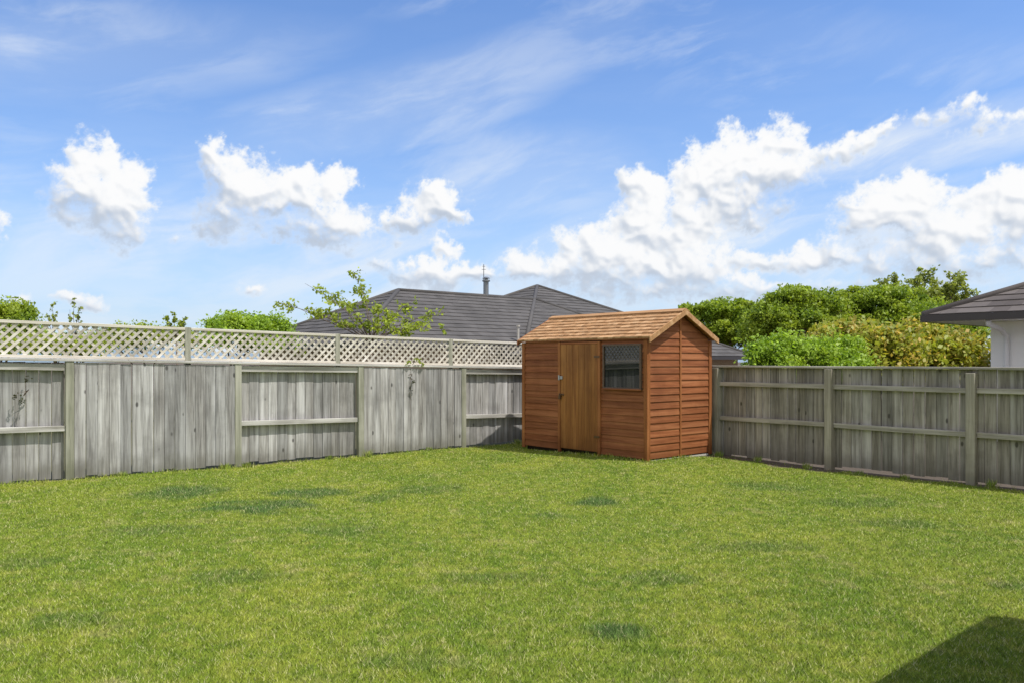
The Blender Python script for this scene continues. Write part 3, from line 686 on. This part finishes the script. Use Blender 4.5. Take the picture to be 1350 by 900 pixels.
sparse('vine',onL(.25,-.03,1.25),onL(.27,-.06,1.2),[onL(.22,-.08,1.0),onL(.30,-.08,1.40),onL(.12,-.08,1.1)],'dark dead vine twigs hanging through fence palings','vine',m_leafV,50,leaf=.022,per=27,sp=.035,tr=.006,wob=.04)
sparse('vine',onL(6.02,-.06,1.45),onL(6.05,-.07,1.3),[onL(6.07,-.08,1.02),onL(6.10,-.08,1.2)],'dark dead vine twigs hanging through fence palings','vine',m_leafV,51,leaf=.022,per=27,sp=.035,tr=.006,wob=.04)
sparse('climber_sprig',onL(6.1,-.03,1.60),onL(6.1,-.05,1.58),[onL(6.3,-.1,1.52),onL(5.95,-.1,1.54),onL(6.2,-.12,1.62)],'green sprig draped over fence top','vine',m_leafE,52,leaf=.035,per=27,sp=.04,tr=.005,wob=.03)
def weed(x_,y_,hh,seed):
    r=np.random.default_rng(seed); n=60; z_=float(gh(np.array(x_),np.array(y_)))
    th=r.random(n)*6.28; l=hh*(.5+.6*r.random(n)); wd=.005+.003*r.random(n); o_=r.normal(size=(n,2))*.03
    bx=o_[:,0];by=o_[:,1]; V=np.stack([np.stack([bx-wd,by,np.zeros(n)-.01],1),np.stack([bx+wd,by,np.zeros(n)-.01],1),np.stack([bx+np.cos(th)*l*.5,by+np.sin(th)*l*.5,l],1)],1)
    o=npmesh('weed_tuft',V.reshape(-1,3),3,m_blade,attr=np.zeros(n*3)+.3); o.location=(x_,y_,z_)
    o['label']='small green weed tuft at fence base'; o['category']='weed'; o['group']='weeds along the fence'
random.seed(9)
for i,t in enumerate((2.8,3.15,4.5,5.2,6.4,8.4,-.3,1.4)):
    p_=onL(t,-.12,0); weed(p_.x,p_.y,random.uniform(.07,.14),60+i)
for i,t in enumerate((3.9,4.6,5.5,6.3,6.9,8.0,8.9)):
    p_=R0+RA*t-RN*random.uniform(.1,.25); weed(p_[0],p_[1],random.uniform(.06,.13),80+i)
# ------------------------------------------------------------ world
world=bpy.data.worlds.new('World'); scene.world=world; world.use_nodes=True; nt=world.node_tree
bg=nt.nodes['Background']
sky=nt.nodes.new('ShaderNodeTexSky'); sky.sky_type='NISHITA'; sky.sun_disc=False
sky.sun_elevation=EL; sky.sun_rotation=math.atan2(SUN.x,SUN.y); sky.air_density=1.0; sky.dust_density=.6; sky.ozone_density=1.5
SKYS=.15
tc=nt.nodes.new('ShaderNodeTexCoord'); dirv=VM(nt,'NORMALIZE',tc.outputs['Generated'])
sep=nt.nodes.new('ShaderNodeSeparateXYZ'); nt.links.new(dirv,sep.inputs[0]); X,Y,Z=sep.outputs
hz=M(nt,'POWER',2.718,M(nt,'MULTIPLY',M(nt,'MAXIMUM',Z,0.0),-6.0))
skyc=VM(nt,'SCALE',mix(nt,1.0,sky.outputs[0],(.70,.94,1.28),'MULTIPLY')); skyc.node.inputs['Scale'].default_value=SKYS
base=mix(nt,M(nt,'MULTIPLY',hz,.8),skyc,(.50,.66,.88))
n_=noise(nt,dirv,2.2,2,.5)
rear=M(nt,'MULTIPLY',mapr(nt,Y,.25,-.15,0,1,True),mapr(nt,n_,.35,.6,.35,1,True))  # rear sky, out of view, whitened to add neutral fill light
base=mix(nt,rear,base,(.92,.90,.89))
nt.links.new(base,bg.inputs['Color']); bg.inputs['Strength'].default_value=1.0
# ------------------------------------------------------------ sun, camera
sd=bpy.data.lights.new('sun','SUN'); sd.energy=4.5; sd.angle=math.radians(.5); sd.color=(1,.96,.90)
so=bpy.data.objects.new('sun',sd); COL.objects.link(so)
dv=Vector((SUN.x*math.cos(EL),SUN.y*math.cos(EL),math.sin(EL)))
so.rotation_euler=dv.to_track_quat('Z','Y').to_euler()
cd=bpy.data.cameras.new('camera'); cd.sensor_width=36; cd.lens=28; cd.shift_y=25/1350; cd.clip_end=6000
co=bpy.data.objects.new('camera',cd); COL.objects.link(co); co.location=(0,0,CH); co.rotation_euler=(math.pi/2,0,0)
scene.camera=co
scene.view_settings.view_transform='Standard'; scene.view_settings.look='None'; scene.view_settings.exposure=0
